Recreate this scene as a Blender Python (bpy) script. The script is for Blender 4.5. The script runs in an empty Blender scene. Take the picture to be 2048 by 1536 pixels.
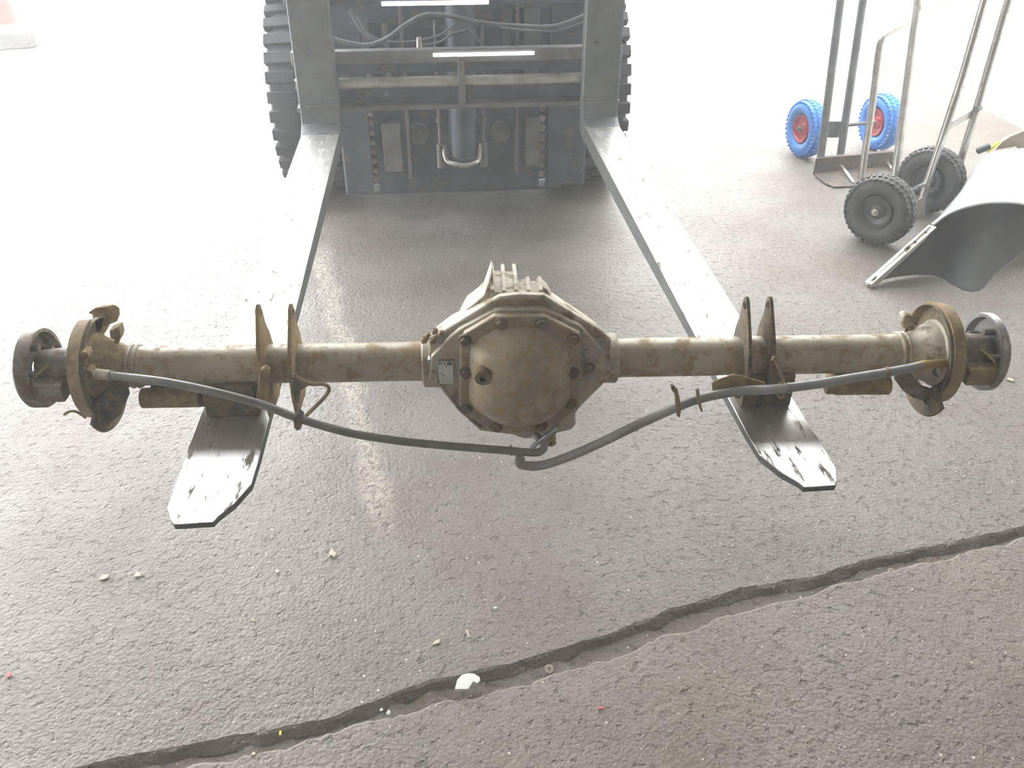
import bpy, bmesh, math, random
from mathutils import Vector, Matrix, noise
random.seed(7)
R = math.radians
SC = bpy.context.scene
COL = SC.collection

# ------------------------------------------------------------------ camera
F = 1750.0; TH = R(33.2); YAW = R(5.1); CAMH = 1.40
C0 = Vector((0, 0, CAMH))
FH = Vector((math.sin(YAW), math.cos(YAW), 0)); RT = Vector((math.cos(YAW), -math.sin(YAW), 0))
FW = FH*math.cos(TH) - Vector((0, 0, math.sin(TH))); UPV = FH*math.sin(TH) + Vector((0, 0, math.cos(TH)))
cam = bpy.data.cameras.new('camera'); co = bpy.data.objects.new('camera', cam); COL.objects.link(co)
cam.sensor_width = 36; cam.sensor_fit = 'HORIZONTAL'; cam.lens = F/2048*36; cam.clip_start = .02
co.matrix_world = Matrix.Translation(C0) @ Matrix((RT, UPV, -FW)).transposed().to_4x4()
SC.camera = co

# ------------------------------------------------------------------ world, fill lights, exposure
w = bpy.data.worlds.new('overcast'); SC.world = w; w.use_nodes = True
nt = w.node_tree; bg = nt.nodes['Background']
tc = nt.nodes.new('ShaderNodeTexCoord'); sx = nt.nodes.new('ShaderNodeSeparateXYZ'); rp = nt.nodes.new('ShaderNodeValToRGB')
nt.links.new(tc.outputs['Generated'], sx.inputs[0]); nt.links.new(sx.outputs['Z'], rp.inputs[0])
rp.color_ramp.elements[0].position = 0.0; rp.color_ramp.elements[0].color = (1, .99, .97, 1)
rp.color_ramp.elements[1].position = 1.0; rp.color_ramp.elements[1].color = (.88, .93, 1, 1)
nt.links.new(rp.outputs[0], bg.inputs[0]); bg.inputs[1].default_value = 10.0
def area(name, loc, size, power, rot=(0, 0, 0), col=(1, 1, 1)):
    l = bpy.data.lights.new(name, 'AREA'); l.shape = 'RECTANGLE'; l.size, l.size_y = size; l.energy = power; l.color = col
    o = bpy.data.objects.new(name, l); COL.objects.link(o); o.location = loc; o.rotation_euler = rot
    return o
area('workshop_fill', (-1.6, -.6, 2.58), (.2, 1.4), 7, (0, 0, 0), (1, .95, .86))  # unseen area lights added as indoor fill on the axle front
area('workshop_fill', (1.4, -.6, 2.58), (.2, 1.4), 7, (0, 0, 0), (1, .95, .86))
SC.view_settings.view_transform = 'Standard'; SC.view_settings.look = 'None'; SC.view_settings.gamma = 1
SC.view_settings.use_curve_mapping = False; SC.view_settings.exposure = 0.0
HAZE = .026
SC.cycles.volume_bounces = 1
SC.cycles.max_bounces = 8; SC.cycles.sample_clamp_indirect = 6

# ------------------------------------------------------------------ helpers: pixels to points
def ray(px, py):
    return FW*F + RT*(px-1024) - UPV*(py-768)
def atZ(px, py, z=0.0):
    d = ray(px, py); return C0 + d*((z-CAMH)/d.z)
def atD(px, py, D):                      # level distance in front of the lens
    d = ray(px, py); return C0 + d*(D/d.dot(FH))
def atP(px, py, p, n):
    d = ray(px, py); return C0 + d*((p-C0).dot(n)/d.dot(n))
class Frame:
    def __init__(s, origin, rz):
        s.o = Vector(origin); s.rz = rz
        s.m = Matrix.Translation(s.o) @ Matrix.Rotation(rz, 4, 'Z'); s.i = s.m.inverted()
    def plane(s, px, py, ax, v):
        o = s.i @ C0; d = s.i.to_3x3() @ ray(px, py); return o + d*((v-o[ax])/d[ax])
    def X(s, px, py, v): return s.plane(px, py, 0, v)
    def Y(s, px, py, v): return s.plane(px, py, 1, v)
    def Z(s, px, py, v): return s.plane(px, py, 2, v)

# ------------------------------------------------------------------ materials
def mat(name, col=(.5, .5, .5), rough=.5, metal=0.0, col2=None, rust=None, rust_amt=.5, scale=12, bump=.0, bscale=60,
        rough2=None, clear=0.0, stretch=None, emit=None):
    m = bpy.data.materials.new(name); m.use_nodes = True
    t = m.node_tree; n = t.nodes; L = t.links; b = n['Principled BSDF']
    b.inputs['Roughness'].default_value = rough; b.inputs['Metallic'].default_value = metal
    if clear: b.inputs['Coat Weight'].default_value = clear; b.inputs['Coat Roughness'].default_value = .15
    tcn = n.new('ShaderNodeTexCoord'); mp = n.new('ShaderNodeMapping'); L.new(tcn.outputs['Object'], mp.inputs[0])
    if stretch: mp.inputs['Scale'].default_value = stretch
    def nz(sc, det=6, rg=.6):
        x = n.new('ShaderNodeTexNoise'); x.inputs['Scale'].default_value = sc; x.inputs['Detail'].default_value = det
        x.inputs['Roughness'].default_value = rg; L.new(mp.outputs[0], x.inputs['Vector']); return x.outputs[0]
    def ramp(src, a, bb):
        r = n.new('ShaderNodeMapRange'); r.inputs[1].default_value = a; r.inputs[2].default_value = bb; L.new(src, r.inputs[0]); return r.outputs[0]
    def mix(f, a, bb):
        x = n.new('ShaderNodeMix'); x.data_type = 'RGBA'; L.new(f, x.inputs[0])
        for s, v in ((6, a), (7, bb)):
            if isinstance(v, tuple): x.inputs[s].default_value = (*v, 1)
            else: L.new(v, x.inputs[s])
        return x.outputs[2]
    c = None
    if col2 is None: col2 = tuple(x*.75 for x in col)
    c = mix(ramp(nz(scale), .38, .62), col, col2)
    if rust:
        rf = ramp(nz(scale*1.7+3, 8, .7), .62-.3*rust_amt, .72-.3*rust_amt)
        c = mix(rf, c, rust)
        rr = n.new('ShaderNodeMapRange'); L.new(rf, rr.inputs[0]); rr.inputs[3].default_value = rough; rr.inputs[4].default_value = .85
        L.new(rr.outputs[0], b.inputs['Roughness'])
        if metal:
            r2 = n.new('ShaderNodeMapRange'); L.new(rf, r2.inputs[0]); r2.inputs[3].default_value = metal; r2.inputs[4].default_value = 0
            L.new(r2.outputs[0], b.inputs['Metallic'])
    elif rough2 is not None:
        rr = n.new('ShaderNodeMapRange'); L.new(ramp(nz(scale*2), .35, .65), rr.inputs[0]); rr.inputs[3].default_value = rough; rr.inputs[4].default_value = rough2
        L.new(rr.outputs[0], b.inputs['Roughness'])
    L.new(c, b.inputs['Base Color'])
    if bump:
        bp = n.new('ShaderNodeBump'); bp.inputs['Strength'].default_value = bump; bp.inputs['Distance'].default_value = .004
        L.new(nz(bscale, 8, .7), bp.inputs['Height']); L.new(bp.outputs[0], b.inputs['Normal'])
    return m

def emissive(name, col, st):
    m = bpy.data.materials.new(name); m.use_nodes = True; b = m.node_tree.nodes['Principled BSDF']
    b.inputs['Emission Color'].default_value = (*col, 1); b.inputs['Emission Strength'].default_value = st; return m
M = dict(
 tube=mat('tube_steel', (.47, .42, .32), .36, .12, (.37, .325, .245), (.35, .26, .16), .42, 16, .3, 90),
 cast=mat('cast_alloy', (.52, .48, .39), .5, .2, (.42, .385, .30), (.27, .22, .14), .38, 14, .5, 120),
 cover=mat('rusty_cover', (.44, .36, .25), .40, .1, (.31, .265, .20), (.37, .28, .16), .42, 26, .5, 70),
 rust=mat('rust', (.35, .25, .14), .7, 0, (.26, .185, .11), (.40, .31, .15), .5, 22, .8, 120),
 rustd=mat('dark_rust', (.17, .14, .10), .7, 0, (.11, .095, .075), (.24, .18, .10), .5, 25, .8, 120),
 hub=mat('hub_steel', (.22, .19, .15), .5, .4, (.30, .27, .23), (.18, .14, .09), .4, 14, .3, 100),
 ring=mat('ring_steel', (.42, .42, .42), .35, .7, (.32, .32, .32), (.25, .20, .14), .3, 14, .2, 100),
 cable=mat('cable_sheath', (.24, .23, .215), .34, 0, (.19, .18, .17), None, 0, 30, .2, 200),
 steel=mat('bright_steel', (.6, .62, .68), .25, .9),
 cablel=mat('grey_cable_sheath', (.36, .355, .35), .34, 0, (.26, .255, .245), None, 0, 9),
 brass=mat('yellow_fitting', (.45, .33, .12), .45, .4),
 label=mat('label_paper', (.72, .74, .68), .6), labeldk=mat('label_print', (.12, .13, .12), .6),
 fork=mat('fork_steel', (.80, .79, .76), .30, .75, (.70, .69, .66), (.24, .20, .15), .22, 9, .06, 60, stretch=(4, 1, 1)),
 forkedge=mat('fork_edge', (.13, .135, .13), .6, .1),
 mast=mat('forklift_dark_steel', (.11, .13, .16), .45, .2, (.075, .09, .115), (.16, .14, .12), .25, 9, .3, 60),
 mastl=mat('forklift_grey_steel', (.24, .235, .23), .45, .3, (.17, .17, .17), (.20, .17, .14), .25, 9, .3, 60),
 shank=mat('fork_shank_steel', (.23, .24, .245), .5, .25, (.17, .18, .185), (.22, .19, .15), .2, 9, .3, 60),
 chrome=mat('polished_bar', (.66, .65, .58), .22, .6, (.5, .48, .4), None, 0, 18),
 white=emissive('emissive_strip', (.95, .97, 1), 2.2),  # emission put in so the carriage bars glow white
 hose=mat('hose_rubber', (.16, .165, .17), .4, 0),
 tyre=mat('tyre_rubber', (.045, .048, .05), .75, 0, (.07, .07, .068), None, 0, 12, .4, 80),
 btyre=mat('black_wheel_rubber', (.07, .068, .065), .55, 0, (.10, .098, .092), None, 0, 20, .3, 90),
 blue=mat('blue_wheel_rubber', (.06, .25, .72), .45, 0, (.08, .32, .80)),
 red=mat('red_wheel_centre', (.55, .03, .06), .35, 0),
 dkrim=mat('dark_wheel_centre', (.10, .10, .10), .4, .3),
 alu=mat('silver_tube', (.62, .60, .55), .28, .85, (.5, .48, .44), (.30, .22, .15), .15, 14),
 gtube=mat('grey_tube', (.22, .23, .23), .4, .5, (.16, .165, .165), (.22, .16, .12), .2, 14),
 toe=mat('toe_plate_steel', (.14, .11, .095), .5, .3, (.10, .085, .075), (.22, .14, .09), .35, 14, .3, 60),
 beige=mat('beige_plate', (.46, .42, .34), .5, .1),
 silver=mat('silver_paint', (.70, .74, .77), .25, .5, (.66, .70, .73), None, 0, 6, 0, 60, None, .6),
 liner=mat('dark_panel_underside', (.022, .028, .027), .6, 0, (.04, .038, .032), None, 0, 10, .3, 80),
 edge=mat('primed_panel_edge', (.72, .68, .60), .5), hole=mat('dark_hole', (.06, .05, .045), .7),
 yellow=mat('yellow_plastic', (.85, .75, .03), .4), black=mat('black_plastic', (.03, .035, .04), .4),
 cardboard=mat('cardboard', (.55, .47, .34), .8), cone=mat('faded_red_plastic', (.42, .09, .06), .5),
 conew=mat('white_sleeve', (.9, .9, .88), .4), coneb=mat('grey_rubber', (.17, .16, .15), .7),
 wall=mat('white_wall', (.86, .85, .80), .8, 0, (.82, .81, .76), None, 0, 3, .4, 30),
 roof=mat('unseen_shell', (.22, .21, .19), .8), truckp=mat('forklift_body_paint', (.20, .18, .12), .5),  # first one: dull grey for the unseen shell added for shade
 chip=mat('paint_flake', (.80, .80, .74), .5), chipb=mat('beige_flake', (.55, .48, .34), .6), chipr=mat('red_flake', (.6, .12, .10), .5),
)

# ------------------------------------------------------------------ mesh builder
class MB:
    def __init__(s): s.v = []; s.f = []
    def add(s, vs, fs):
        k = len(s.v); s.v += [Vector(a) for a in vs]; s.f += [tuple(i+k for i in q) for q in fs]; return s
    def box(s, lo, hi):
        x0, y0, z0 = lo; x1, y1, z1 = hi
        return s.add([(x0,y0,z0),(x1,y0,z0),(x1,y1,z0),(x0,y1,z0),(x0,y0,z1),(x1,y0,z1),(x1,y1,z1),(x0,y1,z1)],
                     [(0,3,2,1),(4,5,6,7),(0,1,5,4),(1,2,6,5),(2,3,7,6),(3,0,4,7)])
    def obox(s, p0, p1, wd, hg, up=(0, 0, 1)):
        p0, p1 = Vector(p0), Vector(p1); d = (p1-p0).normalized(); u = Vector(up)
        r = d.cross(u).normalized()*wd/2; u = r.cross(d).normalized()*hg/2
        vs = [p+a*r+b*u for p in (p0, p1) for a, b in ((-1,-1),(1,-1),(1,1),(-1,1))]
        return s.add(vs, [(0,1,2,3),(7,6,5,4),(0,4,5,1),(1,5,6,2),(2,6,7,3),(3,7,4,0)])
    def prism(s, pts, off):              # closed outline, any plane, pushed by off
        off = Vector(off); n = len(pts); a = [Vector(p) for p in pts]
        return s.add(a+[p+off for p in a], [tuple(range(n-1, -1, -1)), tuple(range(n, 2*n))]+[(i, (i+1) % n, n+(i+1) % n, n+i) for i in range(n)])
    def loft(s, rings, cap=True):
        n = len(rings[0]); vs = [p for r in rings for p in r]; fs = []
        for k in range(len(rings)-1):
            for i in range(n):
                j = (i+1) % n; fs.append((k*n+i, k*n+j, (k+1)*n+j, (k+1)*n+i))
        if cap: fs += [tuple(range(n-1, -1, -1)), tuple(range((len(rings)-1)*n, len(rings)*n))]
        return s.add(vs, fs)
    def cyl(s, p0, p1, r0, r1=None, seg=24):
        return s.tube([p0, p1], [r0, r0 if r1 is None else r1], seg)
    def tube(s, path, r, seg=12):
        P = [Vector(p) for p in path]; n = len(P)
        if not isinstance(r, (list, tuple)): r = [r]*n
        t0 = (P[1]-P[0]).normalized(); u = t0.orthogonal().normalized(); rings = []
        for i in range(n):
            t = ((P[min(i+1, n-1)]-P[max(i-1, 0)])).normalized()
            u = (u-t*u.dot(t)).normalized(); v = t.cross(u)
            rings.append([P[i]+(u*math.cos(a)+v*math.sin(a))*r[i] for a in (2*math.pi*k/seg for k in range(seg))])
        return s.loft(rings)
    def lathe(s, prof, o=(0, 0, 0), ax=(1, 0, 0), u=(0, 1, 0), a0=0, a1=360, seg=48):   # closed profile of (along, radius)
        o, ax, u = Vector(o), Vector(ax).normalized(), Vector(u).normalized(); v = ax.cross(u); n = len(prof)
        full = abs(a1-a0) >= 360; k = seg if full else seg+1; vs = []
        for i in range(k):
            a = R(a0+(a1-a0)*i/seg); d = u*math.cos(a)+v*math.sin(a)
            vs += [o+ax*p+d*q for p, q in prof]
        fs = []
        for i in range(seg):
            j = (i+1) % k
            for q in range(n):
                q2 = (q+1) % n; fs.append((i*n+q, i*n+q2, j*n+q2, j*n+q))
        if not full: fs += [tuple(range(n-1, -1, -1)), tuple((k-1)*n+q for q in range(n))]
        return s.add(vs, fs)
    def out(s, name, m, parent=None, bev=0, ang=35, loc=None, rz=None):
        me = bpy.data.meshes.new(name); me.from_pydata([tuple(v) for v in s.v], [], s.f)
        bm = bmesh.new(); bm.from_mesh(me); bmesh.ops.remove_doubles(bm, verts=bm.verts, dist=1e-5)
        bmesh.ops.recalc_face_normals(bm, faces=bm.faces); bm.to_mesh(me); bm.free()
        me.shade_smooth(); me.set_sharp_from_angle(angle=R(ang))
        me.materials.append(M[m] if isinstance(m, str) else m)
        o = bpy.data.objects.new(name, me); COL.objects.link(o)
        if parent: o.parent = parent
        if loc is not None: o.location = loc
        if rz is not None: o.rotation_euler.z = rz
        if bev:
            b = o.modifiers.new('b', 'BEVEL'); b.width = bev; b.segments = 2; b.limit_method = 'ANGLE'; b.angle_limit = R(40)
        return o
def tag(o, label=None, cat=None, group=None, kind=None):
    for k, v in (('label', label), ('category', cat), ('group', group), ('kind', kind)):
        if v: o[k] = v
    return o
def thing(name, label, cat, loc=(0, 0, 0), rz=0, group=None):
    o = bpy.data.objects.new(name, None); COL.objects.link(o); o.empty_display_size = .1
    o.location = loc; o.rotation_euler = (0, 0, rz); return tag(o, label, cat, group)
def smooth(pts, n=8):
    P = [Vector(p) for p in pts]; o = []
    for i in range(len(P)-1):
        a = P[max(i-1, 0)]; b = P[i]; c = P[i+1]; d = P[min(i+2, len(P)-1)]
        for k in range(n):
            t = k/n; o.append(.5*((2*b)+(c-a)*t+(2*a-5*b+4*c-d)*t*t+(3*b-a-3*c+d)*t**3))
    return o+[P[-1]]

# ------------------------------------------------------------------ floor
def floor_mat(name, tone=1.0, rough_lo=.30, brown=0.0):
    m = bpy.data.materials.new(name); m.use_nodes = True; t = m.node_tree; n = t.nodes; L = t.links; b = n['Principled BSDF']
    tcn = n.new('ShaderNodeTexCoord'); V = tcn.outputs['Object']
    def nz(sc, det=6, rg=.6):
        x = n.new('ShaderNodeTexNoise'); x.inputs['Scale'].default_value = sc; x.inputs['Detail'].default_value = det; x.inputs['Roughness'].default_value = rg
        L.new(V, x.inputs['Vector']); return x.outputs[0]
    def rmp(src, a, bb, c=0, d=1):
        r = n.new('ShaderNodeMapRange'); L.new(src, r.inputs[0])
        for i, v in enumerate((a, bb, c, d)): r.inputs[i+1].default_value = v
        return r.outputs[0]
    def mix(f, a, bb):
        x = n.new('ShaderNodeMix'); x.data_type = 'RGBA'; L.new(f, x.inputs[0])
        for s, v in ((6, a), (7, bb)):
            if isinstance(v, tuple): x.inputs[s].default_value = (*v, 1)
            else: L.new(v, x.inputs[s])
        return x.outputs[2]
    def mth(op, a, bb):
        x = n.new('ShaderNodeMath'); x.operation = op
        for i, v in enumerate((a, bb)):
            if isinstance(v, (int, float)): x.inputs[i].default_value = v
            else: L.new(v, x.inputs[i])
        return x.outputs[0]
    k = tone
    c = mix(rmp(nz(2.2, 5), .35, .65), (.27*k, .238*k, .198*k), (.185*k, .155*k, .125*k))
    c = mix(rmp(nz(1.1, 4), .52, .66), c, (.21*k, .155*k, .108*k))
    if brown: c = mix(rmp(nz(3.1, 8, .7), .45, .6, 0, brown), c, (.26*k, .21*k, .15*k))
    c = mix(rmp(nz(130, 4), .45, .75, 0, .5), c, (.36*k, .34*k, .32*k))
    # old worn paint line on the ground
    a, e = atZ(640, 500), atZ(785, 1110); d = (e-a); ln = d.length; d.normalize()
    sp = n.new('ShaderNodeSeparateXYZ'); L.new(V, sp.inputs[0]); X, Y = sp.outputs[0], sp.outputs[1]
    wob = mth('MULTIPLY', mth('SUBTRACT', nz(6, 3), .5), .12)
    perp = mth('ADD', mth('ADD', mth('MULTIPLY', mth('SUBTRACT', X, a.x), -d.y), mth('MULTIPLY', mth('SUBTRACT', Y, a.y), d.x)), wob)
    along = mth('ADD', mth('MULTIPLY', mth('SUBTRACT', X, a.x), d.x), mth('MULTIPLY', mth('SUBTRACT', Y, a.y), d.y))
    line = mth('MULTIPLY', rmp(mth('ABSOLUTE', perp, 0), .045, .015), mth('MULTIPLY', rmp(along, -.1, .1), rmp(along, ln, ln-.2)))
    line = mth('MULTIPLY', line, rmp(nz(60, 6, .8), .42, .56))
    c = mix(mth('MULTIPLY', line, .5), c, (.60, .55, .43))
    c = mix(rmp(nz(48, 4, .6), .40, .33, 0, .5), c, (.10*k, .09*k, .08*k))      # dirt in the pits
    # small pale specks trodden in
    vo = n.new('ShaderNodeTexVoronoi'); vo.inputs['Scale'].default_value = 38; L.new(V, vo.inputs['Vector'])
    vo.inputs['Randomness'].default_value = 1
    sep = n.new('ShaderNodeSeparateColor'); L.new(vo.outputs['Color'], sep.inputs[0])
    speck = mth('MULTIPLY', mth('LESS_THAN', vo.outputs['Distance'], .09), mth('GREATER_THAN', sep.outputs[0], .86))
    c = mix(speck, c, (.7, .66, .56))
    vo3 = n.new('ShaderNodeTexVoronoi'); vo3.inputs['Scale'].default_value = 105; L.new(V, vo3.inputs['Vector'])  # bright glints painted into the colour as finer pale specks
    sep3 = n.new('ShaderNodeSeparateColor'); L.new(vo3.outputs['Color'], sep3.inputs[0])
    c = mix(mth('MULTIPLY', mth('LESS_THAN', vo3.outputs['Distance'], .16), mth('GREATER_THAN', sep3.outputs[1], .93)), c, (.6, .57, .52))
    L.new(c, b.inputs['Base Color'])
    L.new(rmp(nz(1.7, 5), .35, .65, rough_lo, rough_lo+.22), b.inputs['Roughness'])
    b.inputs['Specular IOR Level'].default_value = .5
    pits = rmp(nz(48, 4, .6), .33, .45)
    vo2 = n.new('ShaderNodeTexVoronoi'); vo2.feature = 'SMOOTH_F1'; vo2.inputs['Scale'].default_value = 120; vo2.inputs['Smoothness'].default_value = .4; L.new(V, vo2.inputs['Vector'])
    h = mth('ADD', mth('ADD', mth('MULTIPLY', nz(26, 5, .6), .6), mth('MULTIPLY', pits, .5)), mth('ADD', mth('MULTIPLY', vo2.outputs['Distance'], -.30), mth('MULTIPLY', nz(240, 4, .7), .25)))
    bp = n.new('ShaderNodeBump'); bp.inputs['Strength'].default_value = .7; bp.inputs['Distance'].default_value = .007
    L.new(h, bp.inputs['Height']); L.new(bp.outputs[0], b.inputs['Normal'])
    return m
FM = floor_mat('yard_concrete', .74); FM2 = floor_mat('rough_slab', .82, .38, .35); FM3 = floor_mat('joint_dirt', .62, .6, .8)

# the joint between the slabs, upper (far) edge and lower (near) edge
UP_E = [(-500, 1640), (0, 1560), (420, 1480), (640, 1440), (860, 1362), (1020, 1325), (1200, 1272), (1330, 1222), (1500, 1172), (1640, 1150), (1760, 1112), (1900, 1085), (2048, 1050), (2500, 930)]
LO_E = [(-500, 1700), (0, 1600), (440, 1532), (600, 1490), (800, 1432), (930, 1400), (1100, 1362), (1250, 1312), (1330, 1280), (1500, 1224), (1640, 1192), (1760, 1150), (1900, 1118), (2048, 1082), (2500, 960)]
def edge_pts(E, amp, seed):
    P = [atZ(*e) for e in E]; o = []
    P[0] += (P[0]-P[1])*12; P[-1] += (P[-1]-P[-2])*6
    for i in range(len(P)-1):
        n = max(2, min(40, int((P[i+1]-P[i]).length/.012)))
        for k in range(n):
            p = P[i].lerp(P[i+1], k/n); q = noise.noise(Vector((p.x*14, p.y*14, seed)))+.6*noise.noise(Vector((p.x*55, p.y*55, seed)))
            o.append(Vector((p.x, p.y+amp*q, 0)))
    return o+[P[-1]]
UE, LE = edge_pts(UP_E, .006, 1), edge_pts(LO_E, .012, 5)
mb = MB()
far = [Vector((p.x, 14, 0)) for p in UE]
n_ = len(UE)
mb.add(UE+far, [(i, i+1, n_+i+1, n_+i) for i in range(n_-1)])
r1 = [p-Vector((0, .006+.004*noise.noise(p*20), .003)) for p in UE]; r2 = [p-Vector((0, .020+.008*noise.noise(p*13), .014)) for p in UE]; r3 = [p-Vector((0, .03, .04)) for p in UE]
for A_, B_ in ((UE, r1), (r1, r2), (r2, r3)): mb.add(A_+B_, [(i+1, i, n_+i, n_+i+1) for i in range(n_-1)])
flo = tag(mb.out('floor', FM, ang=4), kind='structure')
mb = MB(); n_ = len(LE); zb = .003
mb.add([p+Vector((0, 0, zb)) for p in LE]+[Vector((p.x, -6, zb)) for p in LE], [(i+1, i, n_+i, n_+i+1) for i in range(n_-1)])
r0 = [p+Vector((0, 0, zb)) for p in LE]; r1 = [p+Vector((0, .006, zb-.003)) for p in LE]; r2 = [p+Vector((0, .014, -.03)) for p in LE]
for A_, B_ in ((r0, r1), (r1, r2)): mb.add(A_+B_, [(i, i+1, n_+i+1, n_+i) for i in range(n_-1)])
mb.out('concrete_slab', FM2, flo, ang=4)
mb = MB(); g = []
xs = [-8+16*i/500 for i in range(501)]
def interp(E, x):
    for i in range(len(E)-1):
        if E[i].x <= x <= E[i+1].x: return E[i].lerp(E[i+1], (x-E[i].x)/max(1e-6, E[i+1].x-E[i].x)).y
    return E[-1].y if x > E[-1].x else E[0].y
top = [Vector((x, interp(UE, x)+.02, -.010+.004*noise.noise(Vector((x*30, 0, 0))))) for x in xs]
mid = [Vector((x, .5*(interp(UE, x)+interp(LE, x)), -.016+.007*noise.noise(Vector((x*25, 3, 0))))) for x in xs]
bot = [Vector((x, interp(LE, x)-.02, -.010+.006*noise.noise(Vector((x*33, 9, 0))))) for x in xs]
n_ = len(xs); mb.add(top+mid+bot, [(i, i+1, n_+i+1, n_+i) for i in range(n_-1)]+[(n_+i, n_+i+1, 2*n_+i+1, 2*n_+i) for i in range(n_-1)])
mb.out('joint_dirt', FM3, flo, ang=80)

# white wall on the right, standing on the yard, and an unseen workshop shell added to shade the foreground
tag(MB().box((3.10, -5, 0), (3.29, 2.0, 2.75)).out('wall_right', 'roof'), kind='structure')  # unseen darker stretch added to cut bounce onto the near floor
wr = MB().box((3.09, 2.0, 0), (3.29, 13, 4.2)).out('wall_right', 'wall'); tag(wr, kind='structure')
tag(MB().box((-6, -5.2, 0), (3.29, -5, 4.2)).out('unseen_wall_back', 'roof'), kind='structure')
tag(MB().box((-6.2, -5.2, 0), (-6, .4, 4.2)).out('unseen_wall_left', 'roof'), kind='structure')
UNSEEN_ROOF_Y = 3.15
tag(MB().box((-6.2, -5.2, 2.62), (3.09, UNSEEN_ROOF_Y, 2.75)).out('unseen_ceiling', 'roof'), kind='structure')

# thin scattering volume added round the camera and yard to wash out dark tones
hm = bpy.data.materials.new('haze'); hm.use_nodes = True; hn = hm.node_tree; hn.nodes.remove(hn.nodes['Principled BSDF'])
vs_ = hn.nodes.new('ShaderNodeVolumeScatter'); vs_.inputs['Color'].default_value = (.94, .97, 1, 1)
vs_.inputs['Density'].default_value = HAZE; vs_.inputs['Anisotropy'].default_value = .3
hn.links.new(vs_.outputs[0], hn.nodes['Material Output'].inputs['Volume'])
hz = MB().box((-5.9, -4.8, -.3), (3.07, 12.5, 2.60)).out('haze', hm); tag(hz, kind='stuff'); hz['label'] = 'thin white haze volume added over doorway and yard to lift the darks'; hz['category'] = 'haze'

# ------------------------------------------------------------------ forklift
ZF = .53                                  # fork upper face
HEEL = atZ(640, 258, ZF).y
FL = (atZ(400, 830, ZF).x, atZ(540, 830, ZF).x); FR = (atZ(1474, 830, ZF).x, atZ(1607, 830, ZF).x)
XC = .5*(sum(FL)/2+sum(FR)/2)
fk = thing('forklift', 'dark forklift truck reaching its two long forks under the axle', 'forklift', (XC, HEEL+1.0, 0))
FO = fk.location.copy()
def L_(p): return Vector(p)-FO
def fmb(): return MB()
def out_fk(mb, name, m, parent=fk, **k):
    mb.v = [v-FO for v in mb.v]
    return mb.out(name, m, parent, **k)
TIP = .995
for side, (x0, x1) in (('l', FL), ('r', FR)):
    xm = (x0+x1)/2; wd = x1-x0; inner = 1 if side == 'l' else -1
    # blade outline seen from above, tapering thickness
    t = []
    ys = [HEEL+.05, HEEL-.4, HEEL-.9, TIP+.30, TIP+.14, TIP+.085, TIP+.04, TIP+.012, TIP]
    rings = []
    for y in ys:
        d = y-TIP; s_in = s_out = wd/2
        if d < .09: s_in = wd/2-.036*(1-d/.09)**1.0
        if d < .05: s_out = wd/2-.02*(1-d/.05)**1.8
        if d < .012: s_in -= .008
        th = .010+.042*min(1, d/1.3)
        a, bb = (xm-s_out, xm+s_in) if inner > 0 else (xm-s_in, xm+s_out)
        rings.append([(a, y, ZF-th), (bb, y, ZF-th), (bb, y, ZF), (a, y, ZF)])
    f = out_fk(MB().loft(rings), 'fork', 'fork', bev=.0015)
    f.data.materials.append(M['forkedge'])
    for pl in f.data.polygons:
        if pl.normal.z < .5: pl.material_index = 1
    # heel and shank: one bent bar going up the carriage
    pr = [(HEEL-.06, ZF-.052), (HEEL-.02, ZF-.050), (HEEL+.035, ZF-.030), (HEEL+.055, ZF+.03), (HEEL+.055, 1.02), (HEEL, 1.02), (HEEL, ZF+.05), (HEEL-.012, ZF+.018), (HEEL-.04, ZF+.003), (HEEL-.06, ZF+.0015)]
    a, bb = xm-wd/2-.003, xm+wd/2+.003
    sh = out_fk(MB().prism([(a, y, z) for y, z in pr], (bb-a, 0, 0)), 'shank', 'shank', f.parent, bev=.003)
    for k, (dx, z) in enumerate(((-.03, .86), (.03, .86), (-.02, .78), (.02, .78), (.0, .70))):
        out_fk(MB().cyl((xm+dx, HEEL-.004, z), (xm+dx, HEEL+.01, z), .006, seg=10), 'rivet', 'mastl')
    out_fk(MB().box((xm-.035 if inner > 0 else a-.001, HEEL-.006, .600), (bb+.001 if inner > 0 else xm+.035, HEEL+.01, .612)), 'weld_seam', 'mastl', bev=.003)
Yc = HEEL+.06
xa, xb = FL[0]-.02, FR[1]+.02
def zat(py, Y):                           # height of the picture row py at depth Y
    return atP(XC*0+930, py, Vector((0, Y, 0)), Vector((0, 1, 0))).z
def xat(px, py, Y): return atP(px, py, Vector((0, Y, 0)), Vector((0, 1, 0))).x
out_fk(MB().box((xa, Yc, zat(125, Yc)), (xb, Yc+.04, zat(98, Yc))), 'carriage_bar', 'mastl', bev=.004)
out_fk(MB().box((xa, Yc+.045, zat(150, Yc)), (xb, Yc+.06, zat(120, Yc))), 'carriage_plate', 'mast', bev=.002)
zr = zat(166, Yc)
out_fk(MB().cyl((xa, Yc+.03, zr), (xb, Yc+.03, zr), .019, seg=32), 'round_bar', 'chrome')
out_fk(MB().box((xa, Yc+.04, zat(212, Yc)-.0), (xb, Yc+.065, zr)), 'carriage_plate', 'mast', bev=.002)
out_fk(MB().box((xa, Yc-.005, zat(217, Yc)), (xb, Yc+.065, zat(207, Yc))), 'carriage_ledge', 'mastl', bev=.003)
out_fk(MB().cyl((xat(772, 190, Yc), Yc+.034, zat(190, Yc)), (xat(772, 190, Yc), Yc+.043, zat(190, Yc)), .007), 'bolt', 'steel')
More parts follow.
